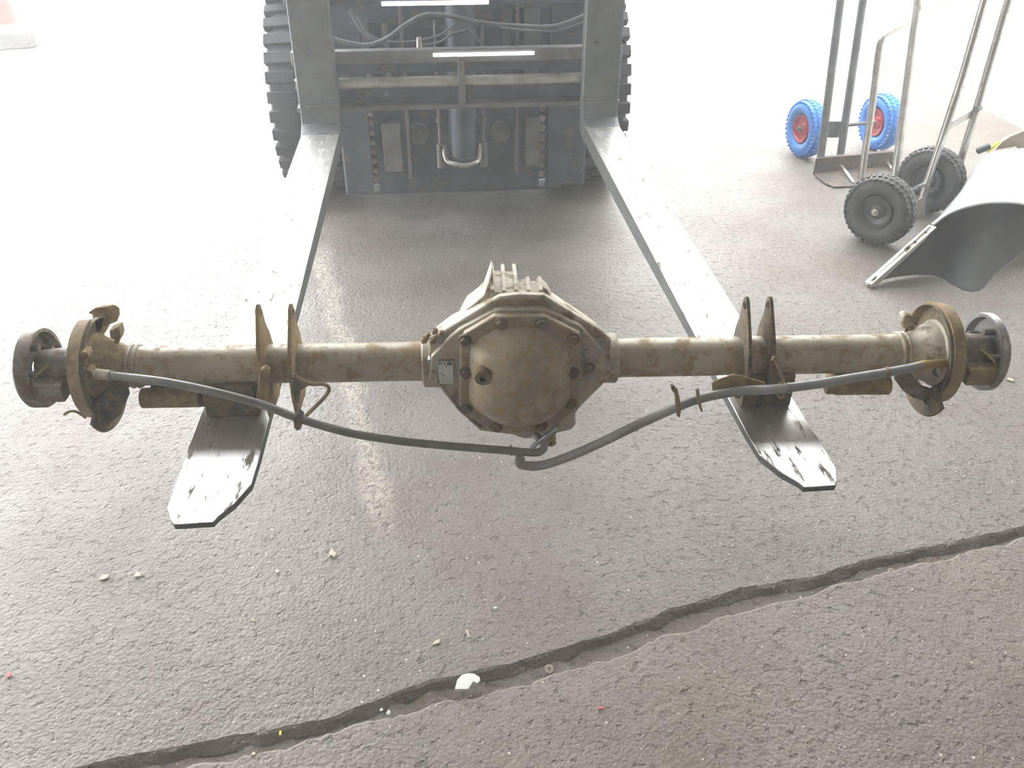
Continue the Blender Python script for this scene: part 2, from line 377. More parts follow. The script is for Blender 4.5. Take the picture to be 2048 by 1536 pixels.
# centre strap and upper carriage bar with two bars whose white glow is emission put into the material
out_fk(MB().box((xat(917, 180, Yc), Yc-.012, zat(207, Yc)), (xat(931, 180, Yc), Yc+.01, zat(112, Yc))), 'centre_strap', 'mastl', bev=.002)
out_fk(MB().box((xa, Yc, zat(8, Yc)), (xb, Yc+.05, zat(8, Yc)+.10)), 'carriage_bar', 'mast', bev=.006)
out_fk(MB().cyl((xat(763, 4, Yc), Yc-.008, zat(4, Yc)), (xat(977, 4, Yc), Yc-.008, zat(4, Yc)), .0065), 'glow_strip', 'white')
out_fk(MB().cyl((xat(866, 108, Yc), Yc-.006, zat(108, Yc)), (xat(1068, 108, Yc), Yc-.006, zat(108, Yc)), .0055), 'glow_strip', 'white')
# mast rails behind the carriage
Ym = HEEL+.34
for (p0, p1, p2, p3, yb) in ((763, 800, 806, 820, 343), (1040, 1054, 1045, 1078, 340)):
    zb_ = max(.13, zat(yb, Ym))
    out_fk(MB().box((xat(p0, 240, Ym), Ym, zb_), (xat(p3, 240, Ym), Ym+.02, 1.9)), 'mast_rail', 'mast', bev=.003)
    if p0 < 900:
        out_fk(MB().box((xat(p0, 240, Ym), Ym-.04, zb_+.02), (xat(p1, 240, Ym), Ym, zat(236, Ym))), 'rail_channel', 'mastl', bev=.003)
        out_fk(MB().box((xat(812, 240, Ym), Ym-.06, zb_), (xat(819, 240, Ym), Ym, 1.9)), 'rail_flange', 'mastl', bev=.002)
    else:
        out_fk(MB().box((xat(1048, 240, Ym), Ym-.04, zb_+.02), (xat(1078, 240, Ym), Ym, zat(232, Ym))), 'rail_channel', 'mastl', bev=.003)
        out_fk(MB().box((xat(1028, 240, Ym), Ym-.06, zb_), (xat(1034, 240, Ym), Ym, 1.9)), 'rail_flange', 'mastl', bev=.002)
# upper inner rails seen through the carriage opening
for p0, p1, m_ in ((722, 735, 'mastl'), (765, 776, 'mastl'), (1002, 1022, 'mastl'), (1046, 1078, 'shank')):
    out_fk(MB().box((xat(p0, 60, Ym), Ym-.03, zat(120, Ym)-.1), (xat(p1, 60, Ym), Ym+.02, 1.9)), 'inner_rail', m_, bev=.003)
out_fk(MB().box((xat(800, 60, Ym), Ym+.0, zat(55, Ym)), (xat(985, 60, Ym), Ym+.03, 1.05)), 'mast_plate', 'mastl', bev=.003)
# lift cylinder with its U shaped pipe
Yl = HEEL+.26; xl = xat(926, 260, Yl)
out_fk(MB().cyl((xl, Yl, zat(306, Yl)), (xl, Yl, 1.5), .052, seg=32), 'lift_cylinder', 'mast')
out_fk(MB().cyl((xl, Yl, zat(312, Yl)), (xl, Yl, zat(298, Yl)), .040, seg=32), 'cylinder_foot', 'mastl')
x1, x2 = xat(879, 260, Yl), xat(966, 260, Yl); zt, zm, zb2 = zat(216, Yl), zat(285, Yl), zat(322, Yl)
out_fk(MB().tube(smooth([(x1+.012, Yl-.02, zm), (x1+.02, Yl-.04, zm-.05), (xl-.03, Yl-.06, zb2+.01), (xl, Yl-.06, zb2+.005), (xl+.03, Yl-.06, zb2+.01), (x2-.02, Yl-.04, zm-.05), (x2-.012, Yl-.02, zm)]), .0085), 'pipe_bend', 'alu')
for x in (x1, x2):
    out_fk(MB().cyl((x, Yl-.02, zm), (x, Yl-.02, zt+.3), .006), 'pipe', 'mastl')
    out_fk(MB().cyl((x, Yl-.02, zb2-.015), (x, Yl-.02, zm+.005), .014, seg=14), 'pipe_fitting', 'mastl')
    out_fk(MB().cyl((x, Yl-.02, zat(236, Yl)-.01), (x, Yl-.02, zat(236, Yl)+.01), .011, seg=6), 'pipe_nut', 'mastl')
# front axle casing, discs, side boxes, body
Yb = HEEL+.52
out_fk(MB().box((XC-.46, Yb, .10), (XC+.42, Yb+.3, 1.3)), 'axle_casing', 'mast', bev=.01)
for px in (838, 1002):
    x, z = xat(px, 263, Yb), zat(263, Yb)
    out_fk(MB().cyl((x, Yb-.02, z), (x, Yb, z), .042, seg=32), 'axle_disc', 'mastl', bev=.003)
    out_fk(MB().cyl((x, Yb-.035, z), (x, Yb-.02, z), .018, seg=6), 'disc_bolt', 'mastl')
for p0, p1 in ((682, 742), (1095, 1172)):
    Yx = HEEL+.30
    out_fk(MB().box((xat(p0, 280, Yx), Yx, .20), (xat(p1, 280, Yx), Yx+.25, 1.3)), 'side_frame', 'mast', bev=.006)
    cx_ = 746 if p0 < 900 else 1084
    x = xat(cx_, 280, Yx)
    ch = MB()
    for k in range(12):
        z = .60-k*.035; ch.cyl((x-.008, Yx, z), (x+.008, Yx, z-.006), .011, seg=8)
    o = out_fk(ch, 'lift_chain', 'hub'); o['kind'] = 'stuff'
    out_fk(MB().cyl((x-.012, Yx-.01, .22), (x+.012, Yx-.01, .22), .016, seg=12), 'chain_anchor', 'steel')
# hoses looping across the carriage opening
Yh = HEEL+.16
def hose(pts, r, m_='hose'):
    P = [atP(px, py, Vector((0, Yh+dy, 0)), Vector((0, 1, 0))) for px, py, dy in pts]
    out_fk(MB().tube(smooth(P, 8), r), 'hose', m_)
hose([(655, 73, 0), (690, 84, 0), (735, 90, 0), (775, 76, 0), (810, 50, 0), (850, 30, 0), (900, 32, .03), (960, 45, .05), (1040, 52, .03), (1110, 52, 0), (1172, 30, -.02)], .0075)
hose([(700, 20, .02), (722, 60, .02), (748, 82, .02), (770, 84, .02)], .0055)
hose([(715, 35, .04), (740, 70, .04), (780, 84, .04), (830, 82, .04), (880, 70, .04), (920, 40, .04)], .004)
hose([(842, 92, .02), (880, 84, .02), (905, 68, .02), (935, 60, .02)], .004)
hose([(1000, 55, 0), (1060, 62, 0), (1120, 60, 0), (1175, 40, 0)], .004)
hose([(935, 55, .03), (965, 90, .03), (985, 112, .03)], .004)
out_fk(MB().cyl((xat(838, 75, Yh), Yh, zat(100, Yh)), (xat(838, 75, Yh), Yh, zat(72, Yh)), .011, .008), 'valve_stem', 'alu')
out_fk(MB().prism([(xat(a, b_, Ym-.03), Ym-.05, zat(b_, Ym-.03)) for a, b_ in ((655, -30), (655, 15), (700, 32), (760, 42), (812, 44), (870, 28), (960, 20), (1172, 12), (1172, -30))], (0, .02, 0)), 'mast_plate', 'mast', bev=.003)
# rear mass of the truck
out_fk(MB().box((XC-.470, HEEL+.80, .10), (XC+.435, HEEL+1.45, 1.3)), 'front_chassis', 'mast', bev=.01)
for a_, b_ in ((XC-.735, XC-.47), (XC+.435, XC+.70)):  # unseen blocks added over the tyres to close light gaps
    out_fk(MB().box((a_, HEEL+.75, .84), (b_, HEEL+1.6, 1.3)), 'gap_blocker', 'truckp', bev=.03)
out_fk(MB().box((XC-.62, HEEL+1.45, .12), (XC+.62, HEEL+3.0, 1.25)), 'body', 'truckp', bev=.04)
out_fk(MB().box((XC-.6, HEEL+2.5, .14), (XC+.6, HEEL+3.3, 1.35)), 'counterweight', 'truckp', bev=.08)
out_fk(MB().box((XC-.5, HEEL+.8, 2.15), (XC+.5, HEEL+2.3, 2.2)), 'overhead_guard', 'mast', bev=.02)
for sx_ in (-.48, .48):
    for yy in (.85, 2.25): out_fk(MB().obox((XC+sx_, HEEL+yy, 1.2), (XC+sx_, HEEL+yy, 2.15), .06, .06, (0, 1, 0)), 'guard_post', 'mast')
def fork_tyre(xo, sgn, yc, rr, wd):
    prof = [(0, .17), (0, rr*.80), (.015, rr*.93), (.05, rr*.985), (wd-.05, rr*.985), (wd-.015, rr*.93), (wd, rr*.80), (wd, .17)]
    t = out_fk(MB().lathe(prof, (xo, yc, rr), (sgn, 0, 0), (0, 1, 0), seg=64), 'tyre', 'tyre')
    lug = MB()
    for k in range(34):
        a = 2*math.pi*k/34
        for s0, s1 in ((.004, wd*.45), (wd*.55, wd-.004)):
            aa = a+(.09 if s0 > .1 else 0)
            d = Vector((0, math.cos(aa), math.sin(aa))); tg = Vector((0, -math.sin(aa), math.cos(aa)))
            c = Vector((xo, yc, rr))
            p0 = c+Vector((sgn*s0, 0, 0))+d*(rr*.965); p1 = c+Vector((sgn*s1, 0, 0))+d*(rr*.985)
            lug.obox(p0, p1, .045, .032, d)
    lg = out_fk(lug, 'tread_lugs', 'tyre', bev=.004); lg['kind'] = 'stuff'
    out_fk(MB().cyl((xo+sgn*.03, yc, rr), (xo+sgn*(wd-.03), yc, rr), .18, seg=32), 'wheel_rim', 'mastl')
    return t
YT = HEEL+1.0
fork_tyre(XC-.735, 1, YT, .40, .26); fork_tyre(XC+.70, -1, YT, .40, .26)
fork_tyre(XC-.55, 1, HEEL+2.75, .30, .2); fork_tyre(XC+.55, -1, HEEL+2.75, .30, .2)

# ------------------------------------------------------------------ axle
ZA = .615
A0, A1 = atZ(350, 731, ZA), atZ(1700, 708, ZA)
rza = math.atan2((A1-A0).y, (A1-A0).x)
o0 = atZ(1040, 719, ZA)
AX = Frame(o0, rza)
ax = thing('vehicle_axle', 'rusty beige rear axle with round differential lying across the forks', 'axle', o0, rza)
def lx(px, py=719): return AX.Y(px, py, 0).x
RT_ = .0335
def part(mb, name, m, parent=ax, **k): return mb.out(name, m, parent, **k)
# tubes
part(MB().cyl((lx(262, 733), 0, 0), (lx(862, 722), 0, 0), RT_, seg=40), 'axle_tube', 'tube')
part(MB().cyl((lx(1215), 0, 0), (lx(1808, 706), 0, 0), RT_, seg=40), 'axle_tube', 'tube')
# casting: front outline (picture) on the plane yl
def fp(pts, yl): return [AX.Y(a, b, yl) for a, b in pts]
sil = [(858, 676), (885, 664), (985, 602), (1000, 594), (1040, 590), (1088, 592), (1105, 602), (1205, 664), (1222, 680), (1222, 752), (1200, 775), (1160, 815), (1128, 862), (1040, 872), (960, 862), (920, 825), (878, 772), (858, 760)]
def scaled(P, s, c=(0, 0, -.005), y=None):
    o = []
    for p in P: o.append(Vector((c[0]+(p.x-c[0])*s[0], p.y if y is None else y, c[2]+(p.z-c[2])*s[1])))
    return o
S0 = fp(sil, -.045)
S0 = fp(sil, -.050)
h = MB().loft([scaled(S0, (1, 1), y=-.050), scaled(S0, (1, 1), y=-.036), scaled(S0, (.97, .93), y=-.030), scaled(S0, (.95, .90), y=0), scaled(S0, (.78, .84), y=.05), scaled(S0, (.5, .68), y=.095), scaled(S0, (.32, .5), y=.14)])
house = part(h, 'differential_housing', 'cast', bev=.003, ang=30)
# end collars
for p0, p1, r in ((846, 880, .045), (1205, 1232, .043)):
    part(MB().lathe([(0, .02), (0, r-.003), (.003, r), (lx(p1)-lx(p0)-.003, r), (lx(p1)-lx(p0), r-.003), (lx(p1)-lx(p0), .02)], (lx(p0, 722), 0, 0)), 'housing_collar', 'cast')
# casting ribs following the upper outline
def rib(pts, yl, wd, hg, name='casting_rib', m_='cast'):
    P = [AX.Y(a, b, yl) for a, b in pts]; o = MB()
    n = len(P); rings = []
    for i, p in enumerate(P):
        t = (P[min(i+1, n-1)]-P[max(i-1, 0)]).normalized(); u = Vector((0, 1, 0)); v = t.cross(u).normalized()
        rings.append([p+u*a*wd/2+v*b*hg/2 for a, b in ((-1, -1), (1, -1), (1, 1), (-1, 1))])
    return part(o.loft(rings), name, m_, bev=.0012)
stp = [(862, 716), (892, 682), (918, 660), (985, 624), (1000, 619), (1088, 618), (1104, 625), (1160, 652), (1185, 678), (1212, 710), (1212, 745), (1186, 785), (1150, 826), (1112, 862), (1040, 870), (965, 862), (922, 822), (876, 768), (862, 750)]
SP = fp(stp, -.063)
part(MB().loft([SP, [Vector((p.x, -.048, p.z)) for p in SP]]), 'casting_step', 'cast', bev=.002, ang=30)
rib([(872, 758), (920, 818), (962, 855)], -.062, .012, .004)
# shelf plate between the ribs (upper face of the casting)
part(MB().prism([AX.Y(a, b, -.0512) for a, b in ((990, 602), (1040, 597), (1094, 602), (1096, 612), (990, 612))], (0, .01, 0)), 'casting_face', 'rust', bev=.001)
# cover: octagonal flange and dome
oct_ = [(990, 633), (1088, 632), (1160, 668), (1163, 690), (1158, 812), (1140, 828), (1100, 862), (1010, 868), (985, 862), (935, 832), (918, 812), (920, 690), (928, 668)]
YC_ = -.077
OF = fp(oct_, YC_)
part(MB().loft([scaled(OF, (1, 1), y=YC_+.015), scaled(OF, (1, 1), y=YC_+.002), scaled(OF, (.985, .985), y=YC_)]), 'cover_flange', 'cover', bev=.0015, ang=30)
cx0 = sum(p.x for p in OF)/len(OF); cz0 = .5*(max(p.z for p in OF)+min(p.z for p in OF))
rings = []
NS = 48
def octr(a):                              # distance to the flange outline along angle a
    d = Vector((math.cos(a), math.sin(a))); best = .1
    n = len(OF)
    for i in range(n):
        p = Vector((OF[i].x-cx0, OF[i].z-cz0)); q = Vector((OF[(i+1) % n].x-cx0, OF[(i+1) % n].z-cz0)); e = q-p
        den = d.x*e.y-d.y*e.x
        if abs(den) < 1e-9: continue
        t = (p.x*e.y-p.y*e.x)/den; s_ = (p.x*d.y-p.y*d.x)/den
        if t > 0 and -1e-6 <= s_ <= 1+1e-6: best = t
    return best
for s, dy, rd in ((.84, .001, 0), (.80, .010, .2), (.74, .024, .35), (.64, .036, .5), (.50, .045, .7), (.34, .050, .85), (.17, .052, 1), (.03, .0525, 1)):
    rg = []
    for k in range(NS):
        a = 2*math.pi*k/NS; r = octr(a); r = r*(1-rd)+.100*rd
        ox = .004*(1-s)
        dx = math.cos(a)*r*s; dz = math.sin(a)*r*s
        if dx < 0: dx *= 1.0+.02*(1-s)
        rg.append(Vector((cx0+ox+dx, YC_-dy, cz0+dz-.004*(1-s))))
    rings.append(rg)
part(MB().loft(rings), 'differential_cover', 'cover', ang=60)
for a, b in ((1002, 646), (1082, 645), (1146, 676), (1146, 745), (1140, 806), (1082, 850), (994, 852), (934, 816), (932, 745), (930, 680)):
    p = AX.Y(a, b, YC_)
    o = part(MB().cyl(p+Vector((0, .004, 0)), p-Vector((0, .003, 0)), .0105, seg=20).cyl(p, p-Vector((0, .010, 0)), .0078, seg=6), 'cover_bolt', 'rustd', bev=.0008)
p = AX.Y(966, 754, YC_-.041)
part(MB().lathe([(0, .006), (0, .013), (.004, .015), (.016, .015), (.016, .006)], p+Vector((0, -.004, 0)), (0, 1, 0), (1, 0, 0), seg=24), 'filler_plug', 'rustd')
p = AX.Y(1180, 737, -.066)
part(MB().lathe([(0, .004), (0, .009), (.02, .009), (.02, .004)], p, (0, 1, 0), (1, 0, 0), seg=20), 'casting_hole', 'rustd')
# label on the casting
c1, c2 = AX.Y(876, 722, -.068), AX.Y(908, 767, -.068)
lb = part(MB().box((c1.x, -.0680, c2.z), (c2.x, -.040, c1.z)), 'label_pad', 'hub', bev=.001)
part(MB().box((c1.x+.0004, -.0690, c2.z+.0004), (c2.x-.0004, -.0680, c1.z-.0004)), 'paper_label', 'label')
q = MB()
W = c2.x-c1.x; H_ = c1.z-c2.z
for i, (u, v, a, b) in enumerate(((.05, .03, .08, .13), (.18, .02, .06, .14), (.32, .02, .05, .05), (.42, .03, .06, .13), (.6, .02, .33, .16), (.3, .135, .6, .01), (.27, .2, .008, .75), (.5, .62, .008, .35), (.72, .3, .008, .65), (.48, .2, .1, .05), (.28, .6, .12, .03), (.06, .52, .15, .02))):
    q.box((c1.x+W*u, -.0694, c1.z-H_*(v+b)), (c1.x+W*(u+a), -.0689, c1.z-H_*v))
part(q, 'label_print', 'labeldk')
# fins on the pinion snout behind the housing
def finpt(px, py, yl): return AX.Y(px, py, yl)
zt0 = AX.Y(1040, 590, -.03).z
for k, (px, dl) in enumerate(((985, .155), (1008, .157), (1032, .155), (1056, .098), (1080, .088))):
    x = AX.Y(px, 585, .0).x; x2_ = AX.Y(px, 530, dl).x
    zb_, ze = zt0-.04, AX.Y(px, 528 if k < 3 else 560 , dl-.045).z
    pr = [(-.02, zb_), (-.02, zt0+.004), (.02, zt0+.008), (dl-.04, ze), (dl-.045, ze+.002), (dl-.03, ze-.006), (dl-.02, zb_)]
    part(MB().prism([(x-.003, a, b) for a, b in pr], (.006, 0, 0)), 'cooling_fin', 'cast', bev=.001)
    if k < 4:
        xn = AX.Y((1008, 1032, 1056, 1080)[k], 585, 0).x; d2 = dl-.05 if k != 2 else .06; zz = ze-.012 if k < 2 else AX.Y(1056, 560, .05).z-.012
        part(MB().prism([(x, a, b) for a, b in ((-.02, zb_), (-.02, zt0), (d2*.5, zt0-.002), (d2, zz), (d2+.012, zz-.004), (d2+.012, zb_))], (xn-x, 0, 0)), 'snout_web', 'cast')
part(MB().lathe([(0, .01), (0, .085), (.05, .062), (.12, .05), (.15, .047), (.15, .01)], (cx0, .04, -.012), (0, 1, 0), (1, 0, 0)), 'pinion_snout', 'cast')
part(MB().lathe([(0, .01), (0, .055), (.012, .055), (.012, .035), (.03, .035), (.03, .01)], (cx0, .19, -.012), (0, 1, 0), (1, 0, 0)), 'pinion_flange', 'hub')
for pts in ([(925, 640), (945, 612), (975, 604), (985, 560), (985, 600)], ):
    P = [AX.Y(a, b, .0) for a, b in ((918, 648), (934, 618), (956, 602), (968, 590), (978, 562), (984, 545), (990, 600))]
    part(MB().prism(P, (0, .05, 0)), 'side_web', 'cast', bev=.002)
P = [AX.Y(a, b, .0) for a, b in ((1078, 600), (1084, 572), (1096, 582), (1106, 602))]
part(MB().prism(P, (0, .03, 0)), 'side_web', 'cast', bev=.002)
# lump of caked dirt with torn clip
rk = MB(); c = AX.Y(866, 668, -.05)
for k in range(7):
    p = c+Vector((random.uniform(-.018, .014), random.uniform(-.01, .01), random.uniform(-.012, .010))); r = random.uniform(.004, .008)
    rk.tube([p-Vector((r, 0, 0)), p-Vector((r*.6, 0, r*.3)), p, p+Vector((r*.7, 0, r*.4)), p+Vector((r, 0, 0))], [r*.1, r*.8, r, r*.7, r*.1], 7)
part(rk, 'caked_dirt', 'rust')
p = AX.Y(860, 720, -.055); part(MB().cyl(p-Vector((.0, .004, 0)), p+Vector((0, .01, 0)), .004, seg=8), 'vent_pin', 'ring')
# lower ear, lug and drain bolt
P = [AX.Y(a, b, -.07) for a, b in ((1100, 862), (1150, 812), (1152, 850), (1144, 860), (1095, 872))]
part(MB().prism(P, (0, .03, 0)), 'mounting_ear', 'cast', bev=.004)
P = [AX.Y(a, b, -.06) for a, b in ((1022, 862), (1030, 872), (1048, 878), (1080, 876), (1100, 862))]
part(MB().prism(P, (0, .04, 0)), 'mounting_ear', 'cast', bev=.003)
p = AX.Y(1102, 886, -.075)
part(MB().lathe([(0, .003), (0, .009), (.03, .010), (.03, .003)], p, (0, 1, .15), (1, 0, 0), seg=20), 'bush', 'rust')
# --- shock / spring plates standing on the tubes
def plate(xpx, outl, th=.006, m_='rust', name='bracket_plate', dx=0, par=ax):
    x = lx(xpx)+dx
    return part(MB().prism([(x-th/2, a, b) for a, b in outl], (th, 0, 0)), name, m_, par, bev=.0012)
def xplate(x0, x1, outl, m_, name='bracket_plate', th=.006):   # plate leaning a little: x goes from x0 (foot) to x1 (tip)
    zmin = min(b for a, b in outl); zmax = max(b for a, b in outl)
    return part(MB().prism([(x0+(x1-x0)*(b-zmin)/(zmax-zmin)-th/2, a, b) for a, b in outl], (th, 0, 0)), name, m_, bev=.0012)
# outline in (y, z): foot in front and below the tube, narrow tip up and back
OUT_T = [(-.052, -.075), (-.062, -.03), (-.060, .02), (-.045, .055), (-.022, .085), (-.005, .107), (.004, .112), (.012, .108), (.016, .096), (.020, .07), (.034, .042), (.045, .0), (.042, -.04), (.02, -.075)]
PLATES = []
for px, m_, ln_ in ((538, 'rust', -.004), (592, 'rust', .004), (1480, 'rustd', -.004), (1527, 'rustd', -.006)):
    x = lx(px, 719); o = xplate(x, x+ln_, OUT_T, m_)
    PLATES.append(x)
    p = Vector((x+ln_, .002, .098))
    part(MB().lathe([(-.0045, .0045), (-.0045, .0065), (.0045, .0065), (.0045, .0045)], p, (1, 0, 0), (0, 1, 0), seg=16), 'eye_rim', m_)
# folded gusset at the foot of the left pair
part(MB().prism([AX.Y(a, b, -.070) for a, b in ((520, 740), (530, 735), (540, 742), (540, 800), (530, 808), (512, 802))], (0, .012, 0)), 'foot_gusset', 'rust', bev=.002)
# spring seats under the tubes
for (pa, pb, py_) in ((288, 520, 790), (1648, 1772, 765)):
    xa_, xb_ = AX.Y(pa, py_, -.01).x, AX.Y(pb, py_, -.01).x
    part(MB().box((xa_+.015, -.022, -.075), (xb_, .03, -.028)), 'damper_seat', 'rustd' if pa < 900 else 'rust', bev=.008)
    if pa < 900:
        part(MB().cyl((xa_, -.02, -.052), (xa_+.10, -.02, -.052), .0175, seg=24), 'bush_sleeve', 'rust', bev=.002)
    else:
        part(MB().cyl((xb_-.035, -.02, -.052), (xb_, -.02, -.052), .0175, seg=24), 'bush_sleeve', 'rust', bev=.002)
        part(MB().cyl((xa_, -.02, -.052), (xb_-.03, -.02, -.052), .015, seg=24), 'bush_sleeve', 'rust', bev=.002)
# seats resting on the forks
for x0, x1 in ((FL[0], FL[1]), (FR[0], FR[1])):
    cxw = (x0+x1)/2; loc_ = AX.i @ Vector((cxw, o0.y+(cxw-o0.x)*math.tan(rza), ZF))
    part(MB().box((loc_.x-.045, -.035, ZF-ZA), (loc_.x+.045, .035, -.02)), 'spring_seat', 'rustd', bev=.004)

# --- wheel ends
def wheel_end(s, pxs):
    X = {k: lx(v, 735 if s < 0 else 706) for k, v in pxs.items()}
    d = s  # outward
    def P(a): return (X[a], 0, 0)
    # ridges and flared casting
    for k in range(2):
        part(MB().lathe([(0, .025), (0, .036), (.003, .038), (.006, .036), (.006, .025)], (X['tube']-d*.010*k, 0, 0), (d, 0, 0)), 'tube_ring', 'tube')
    Lh = abs(X['flange']-X['tube'])
    part(MB().lathe([(0, .012), (0, .034), (Lh*.2, .036), (Lh*.45, .044), (Lh*.65, .050), (Lh*.85, .054), (Lh*.85, .058), (Lh, .058), (Lh, .012)], P('tube'), (d, 0, 0), (0, 1, 0), seg=48), 'end_casting', 'cast' if s > 0 else 'rust', ang=40, bev=.002)
    # shield: dished sheet behind the casting, torn away at the bottom
    xs_ = X['shield']; sg = 1 if s > 0 else -1
    def arc(a0, a1): return dict(a0=min(a0*sg, a1*sg), a1=max(a0*sg, a1*sg))
    part(MB().lathe([(0, .030), (0, .080), (-.004, .0835), (-.014, .0845), (-.014, .0825), (-.006, .0815), (.003, .079), (.003, .030)], (xs_, 0, 0), (d, 0, 0), (0, 1, 0), seg=60, **(arc(-50, 232) if s > 0 else arc(60, 262))), 'brake_shield', 'rustd', ang=35)
    part(MB().lathe([(0, .0835), (0, .0875), (.020, .0855), (.020, .0825)], (xs_-d*.008, 0, 0), (d, 0, 0), (0, 1, 0), seg=72, **(arc(38, 246) if s > 0 else arc(85, 262))), 'shield_rim', 'rust')
    # lower lobe with hole
    part(MB().lathe([(0, .05), (0, .095), (.003, .097), (.006, .095), (.006, .05)], (X['shield']-d*.012, -.005, -.014), (d, 0, 0), (0, 1, 0), seg=30, a0=(205 if s > 0 else -330), a1=(330 if s > 0 else -205)), 'carrier_lobe', 'rustd')
    # hub and ring
    part(MB().lathe([(0, .01), (0, .042), (.02, .036), (abs(X['ring']-X['flange'])+.006, .03), (abs(X['ring']-X['flange'])+.006, .01)], P('flange'), (d, 0, 0), (0, 1, 0)), 'wheel_hub', 'hub')
    rr = .0675; wd = .016 if s > 0 else .024
    part(MB().lathe([(0, rr-.007), (0, rr-.001), (.002, rr), (wd-.004, rr), (wd, rr-.004), (wd, .012), (wd-.006, .012), (wd-.006, rr-.010), (.004, rr-.007)], P('ring'), (d, 0, 0), (0, 1, 0), seg=64), 'drum_ring', 'ring' if s > 0 else 'hub', ang=30)
    for k in range(5):
        a = R(72*k+20); q_ = Vector((X['ring']+d*(wd-.012), .040*math.cos(a), .040*math.sin(a)))
        part(MB().cyl(q_-Vector((d*.012, 0, 0)), q_+Vector((d*.008, 0, 0)), .006, seg=12), 'wheel_stud', 'hub')
    c = Vector((X['ring']-d*.022, -.048, -.014))
    part(MB().box((c.x-.024, c.y-.012, c.z-.017), (c.x+.024, c.y+.015, c.z+.015)), 'anchor_block', 'hub' if s < 0 else 'rust', bev=.002)
    part(MB().tube(smooth([(X['ring']-d*.02, -.02, .02), (X['ring']-d*.005, -.045, .012), (X['ring']+d*.005, -.05, -.002), (X['ring']+d*.012, -.05, -.008)]), .0025), 'return_spring', 'brass')
    return X
XR = wheel_end(1, dict(tube=1800, flange=1872, shield=1866, ring=1960))
XL = wheel_end(-1, dict(tube=272, flange=190, shield=196, ring=93))
# upper rear shield ears
P = [AX.X(a, b, XR['shield']-.03) for a, b in ((1815, 655), (1814, 625), (1822, 604), (1842, 596), (1868, 604), (1885, 622), (1893, 650), (1880, 680), (1840, 690))]
def clampy(P, lo=-.02, hi=.12): return [Vector((p.x, min(hi, max(lo, p.y)), p.z)) for p in P]
sh_r = [( .030, .030), (.075, .040), (.088, .058), (.084, .078), (.066, .094), (.036, .098), (.0, .090), (-.02, .06)]
part(MB().prism([AX.Y(a, b, .045) for a, b in ((174, 626), (188, 616), (210, 615), (221, 622), (222, 636), (216, 650), (203, 654), (196, 668), (180, 690), (156, 702), (160, 676), (176, 650), (184, 640), (184, 630))], (.012, .012, 0)), 'shield_ear', 'rust', bev=.002)
part(MB().prism([AX.Y(a, b, .0) for a, b in ((218, 662), (238, 654), (242, 672), (238, 684), (232, 682), (220, 676))], (0, .02, 0)), 'sensor_bracket', 'rust', bev=.002)
part(MB().cyl(AX.Y(1820, 650, .03), AX.Y(1842, 672, .03), .006, seg=10), 'bracket_stalk', 'cast')
part(MB().cyl(AX.Y(236, 676, .01), AX.Y(226, 706, .01), .004, seg=10), 'bracket_stalk', 'rust')
part(MB().prism([AX.Y(a, b, .02) for a, b in ((1806, 636), (1812, 630), (1830, 634), (1828, 652), (1818, 658), (1808, 660), (1804, 648))], (0, .02, 0)), 'sensor_bracket', 'cast', bev=.003)
p = AX.Y(1880, 742, -.05); part(MB().lathe([(0, .003), (0, .012), (.008, .012), (.008, .003)], p, (0, 1, 0), (1, 0, 0), seg=20), 'slide_pin', 'rustd')
# torn lower bracket on the right end
part(MB().prism([AX.Y(a, b, -.045) for a, b in ((1790, 760), (1800, 742), (1825, 752), (1840, 772), (1872, 782), (1905, 762), (1918, 772), (1880, 795), (1858, 806), (1853, 812), (1846, 802), (1826, 796), (1806, 782))], (0, .006, 0)), 'torn_bracket', 'hub', bev=.001)
part(MB().prism([AX.Y(a, b, -.052) for a, b in ((160, 745), (172, 742), (186, 800), (228, 770), (250, 750), (258, 790), (240, 830), (215, 850), (185, 836), (165, 800))], (0, .006, 0)), 'lower_bracket', 'rustd', bev=.001)
p = AX.Y(205, 805, -.054); part(MB().cyl(p, p+Vector((0, .003, 0)), .012, seg=6), 'bright_bolt', 'steel')
for a, b in ((168, 712), (176, 748)):
    p = AX.Y(a, b, -.062); part(MB().cyl(p, p+Vector((0, .02, 0)), .008, seg=6), 'casting_bolt', 'rust', bev=.001)
part(MB().tube(smooth([AX.Y(128, 829, -.05), AX.Y(140, 823, -.05), AX.Y(154, 824, -.05), AX.Y(172, 836, -.05)]), .0022), 'bent_clip', 'rust')

# --- handbrake cables (each a part of the axle) with clamps
def cable(pts, r, m_='cable', name='brake_cable'):
    return part(MB().tube(smooth([AX.Y(a, b, y) for a, b, y in pts], 10), r, 14), name, m_)
cable([(212, 750, -.075), (250, 754, -.085), (330, 764, -.10), (420, 782, -.11), (520, 808, -.115), (600, 838, -.12), (700, 866, -.12), (800, 882, -.12), (900, 892, -.12), (1000, 900, -.12), (1062, 905, -.12), (1080, 903, -.12), (1088, 894, -.115), (1082, 882, -.10), (1070, 870, -.08)], .0068)
cable([(1842, 732, -.075), (1780, 744, -.09), (1700, 757, -.105), (1620, 770, -.11), (1540, 779, -.11), (1480, 782, -.11), (1400, 797, -.115), (1340, 820, -.12), (1270, 852, -.12), (1200, 886, -.12), (1130, 916, -.12), (1080, 931, -.12), (1045, 930, -.12), (1036, 920, -.12), (1045, 912, -.115)], .0078, 'cablel')
part(MB().tube([AX.Y(194, 748, -.07), AX.Y(222, 751, -.078)], .0088), 'cable_ferrule', 'cast')
part(MB().tube([AX.Y(1830, 735, -.078), AX.Y(1850, 730, -.07)], .0085), 'cable_ferrule', 'brass')
part(MB().tube([AX.Y(1850, 730, -.07), AX.Y(1888, 726, -.055)], .0075), 'cable_ferrule', 'brass')
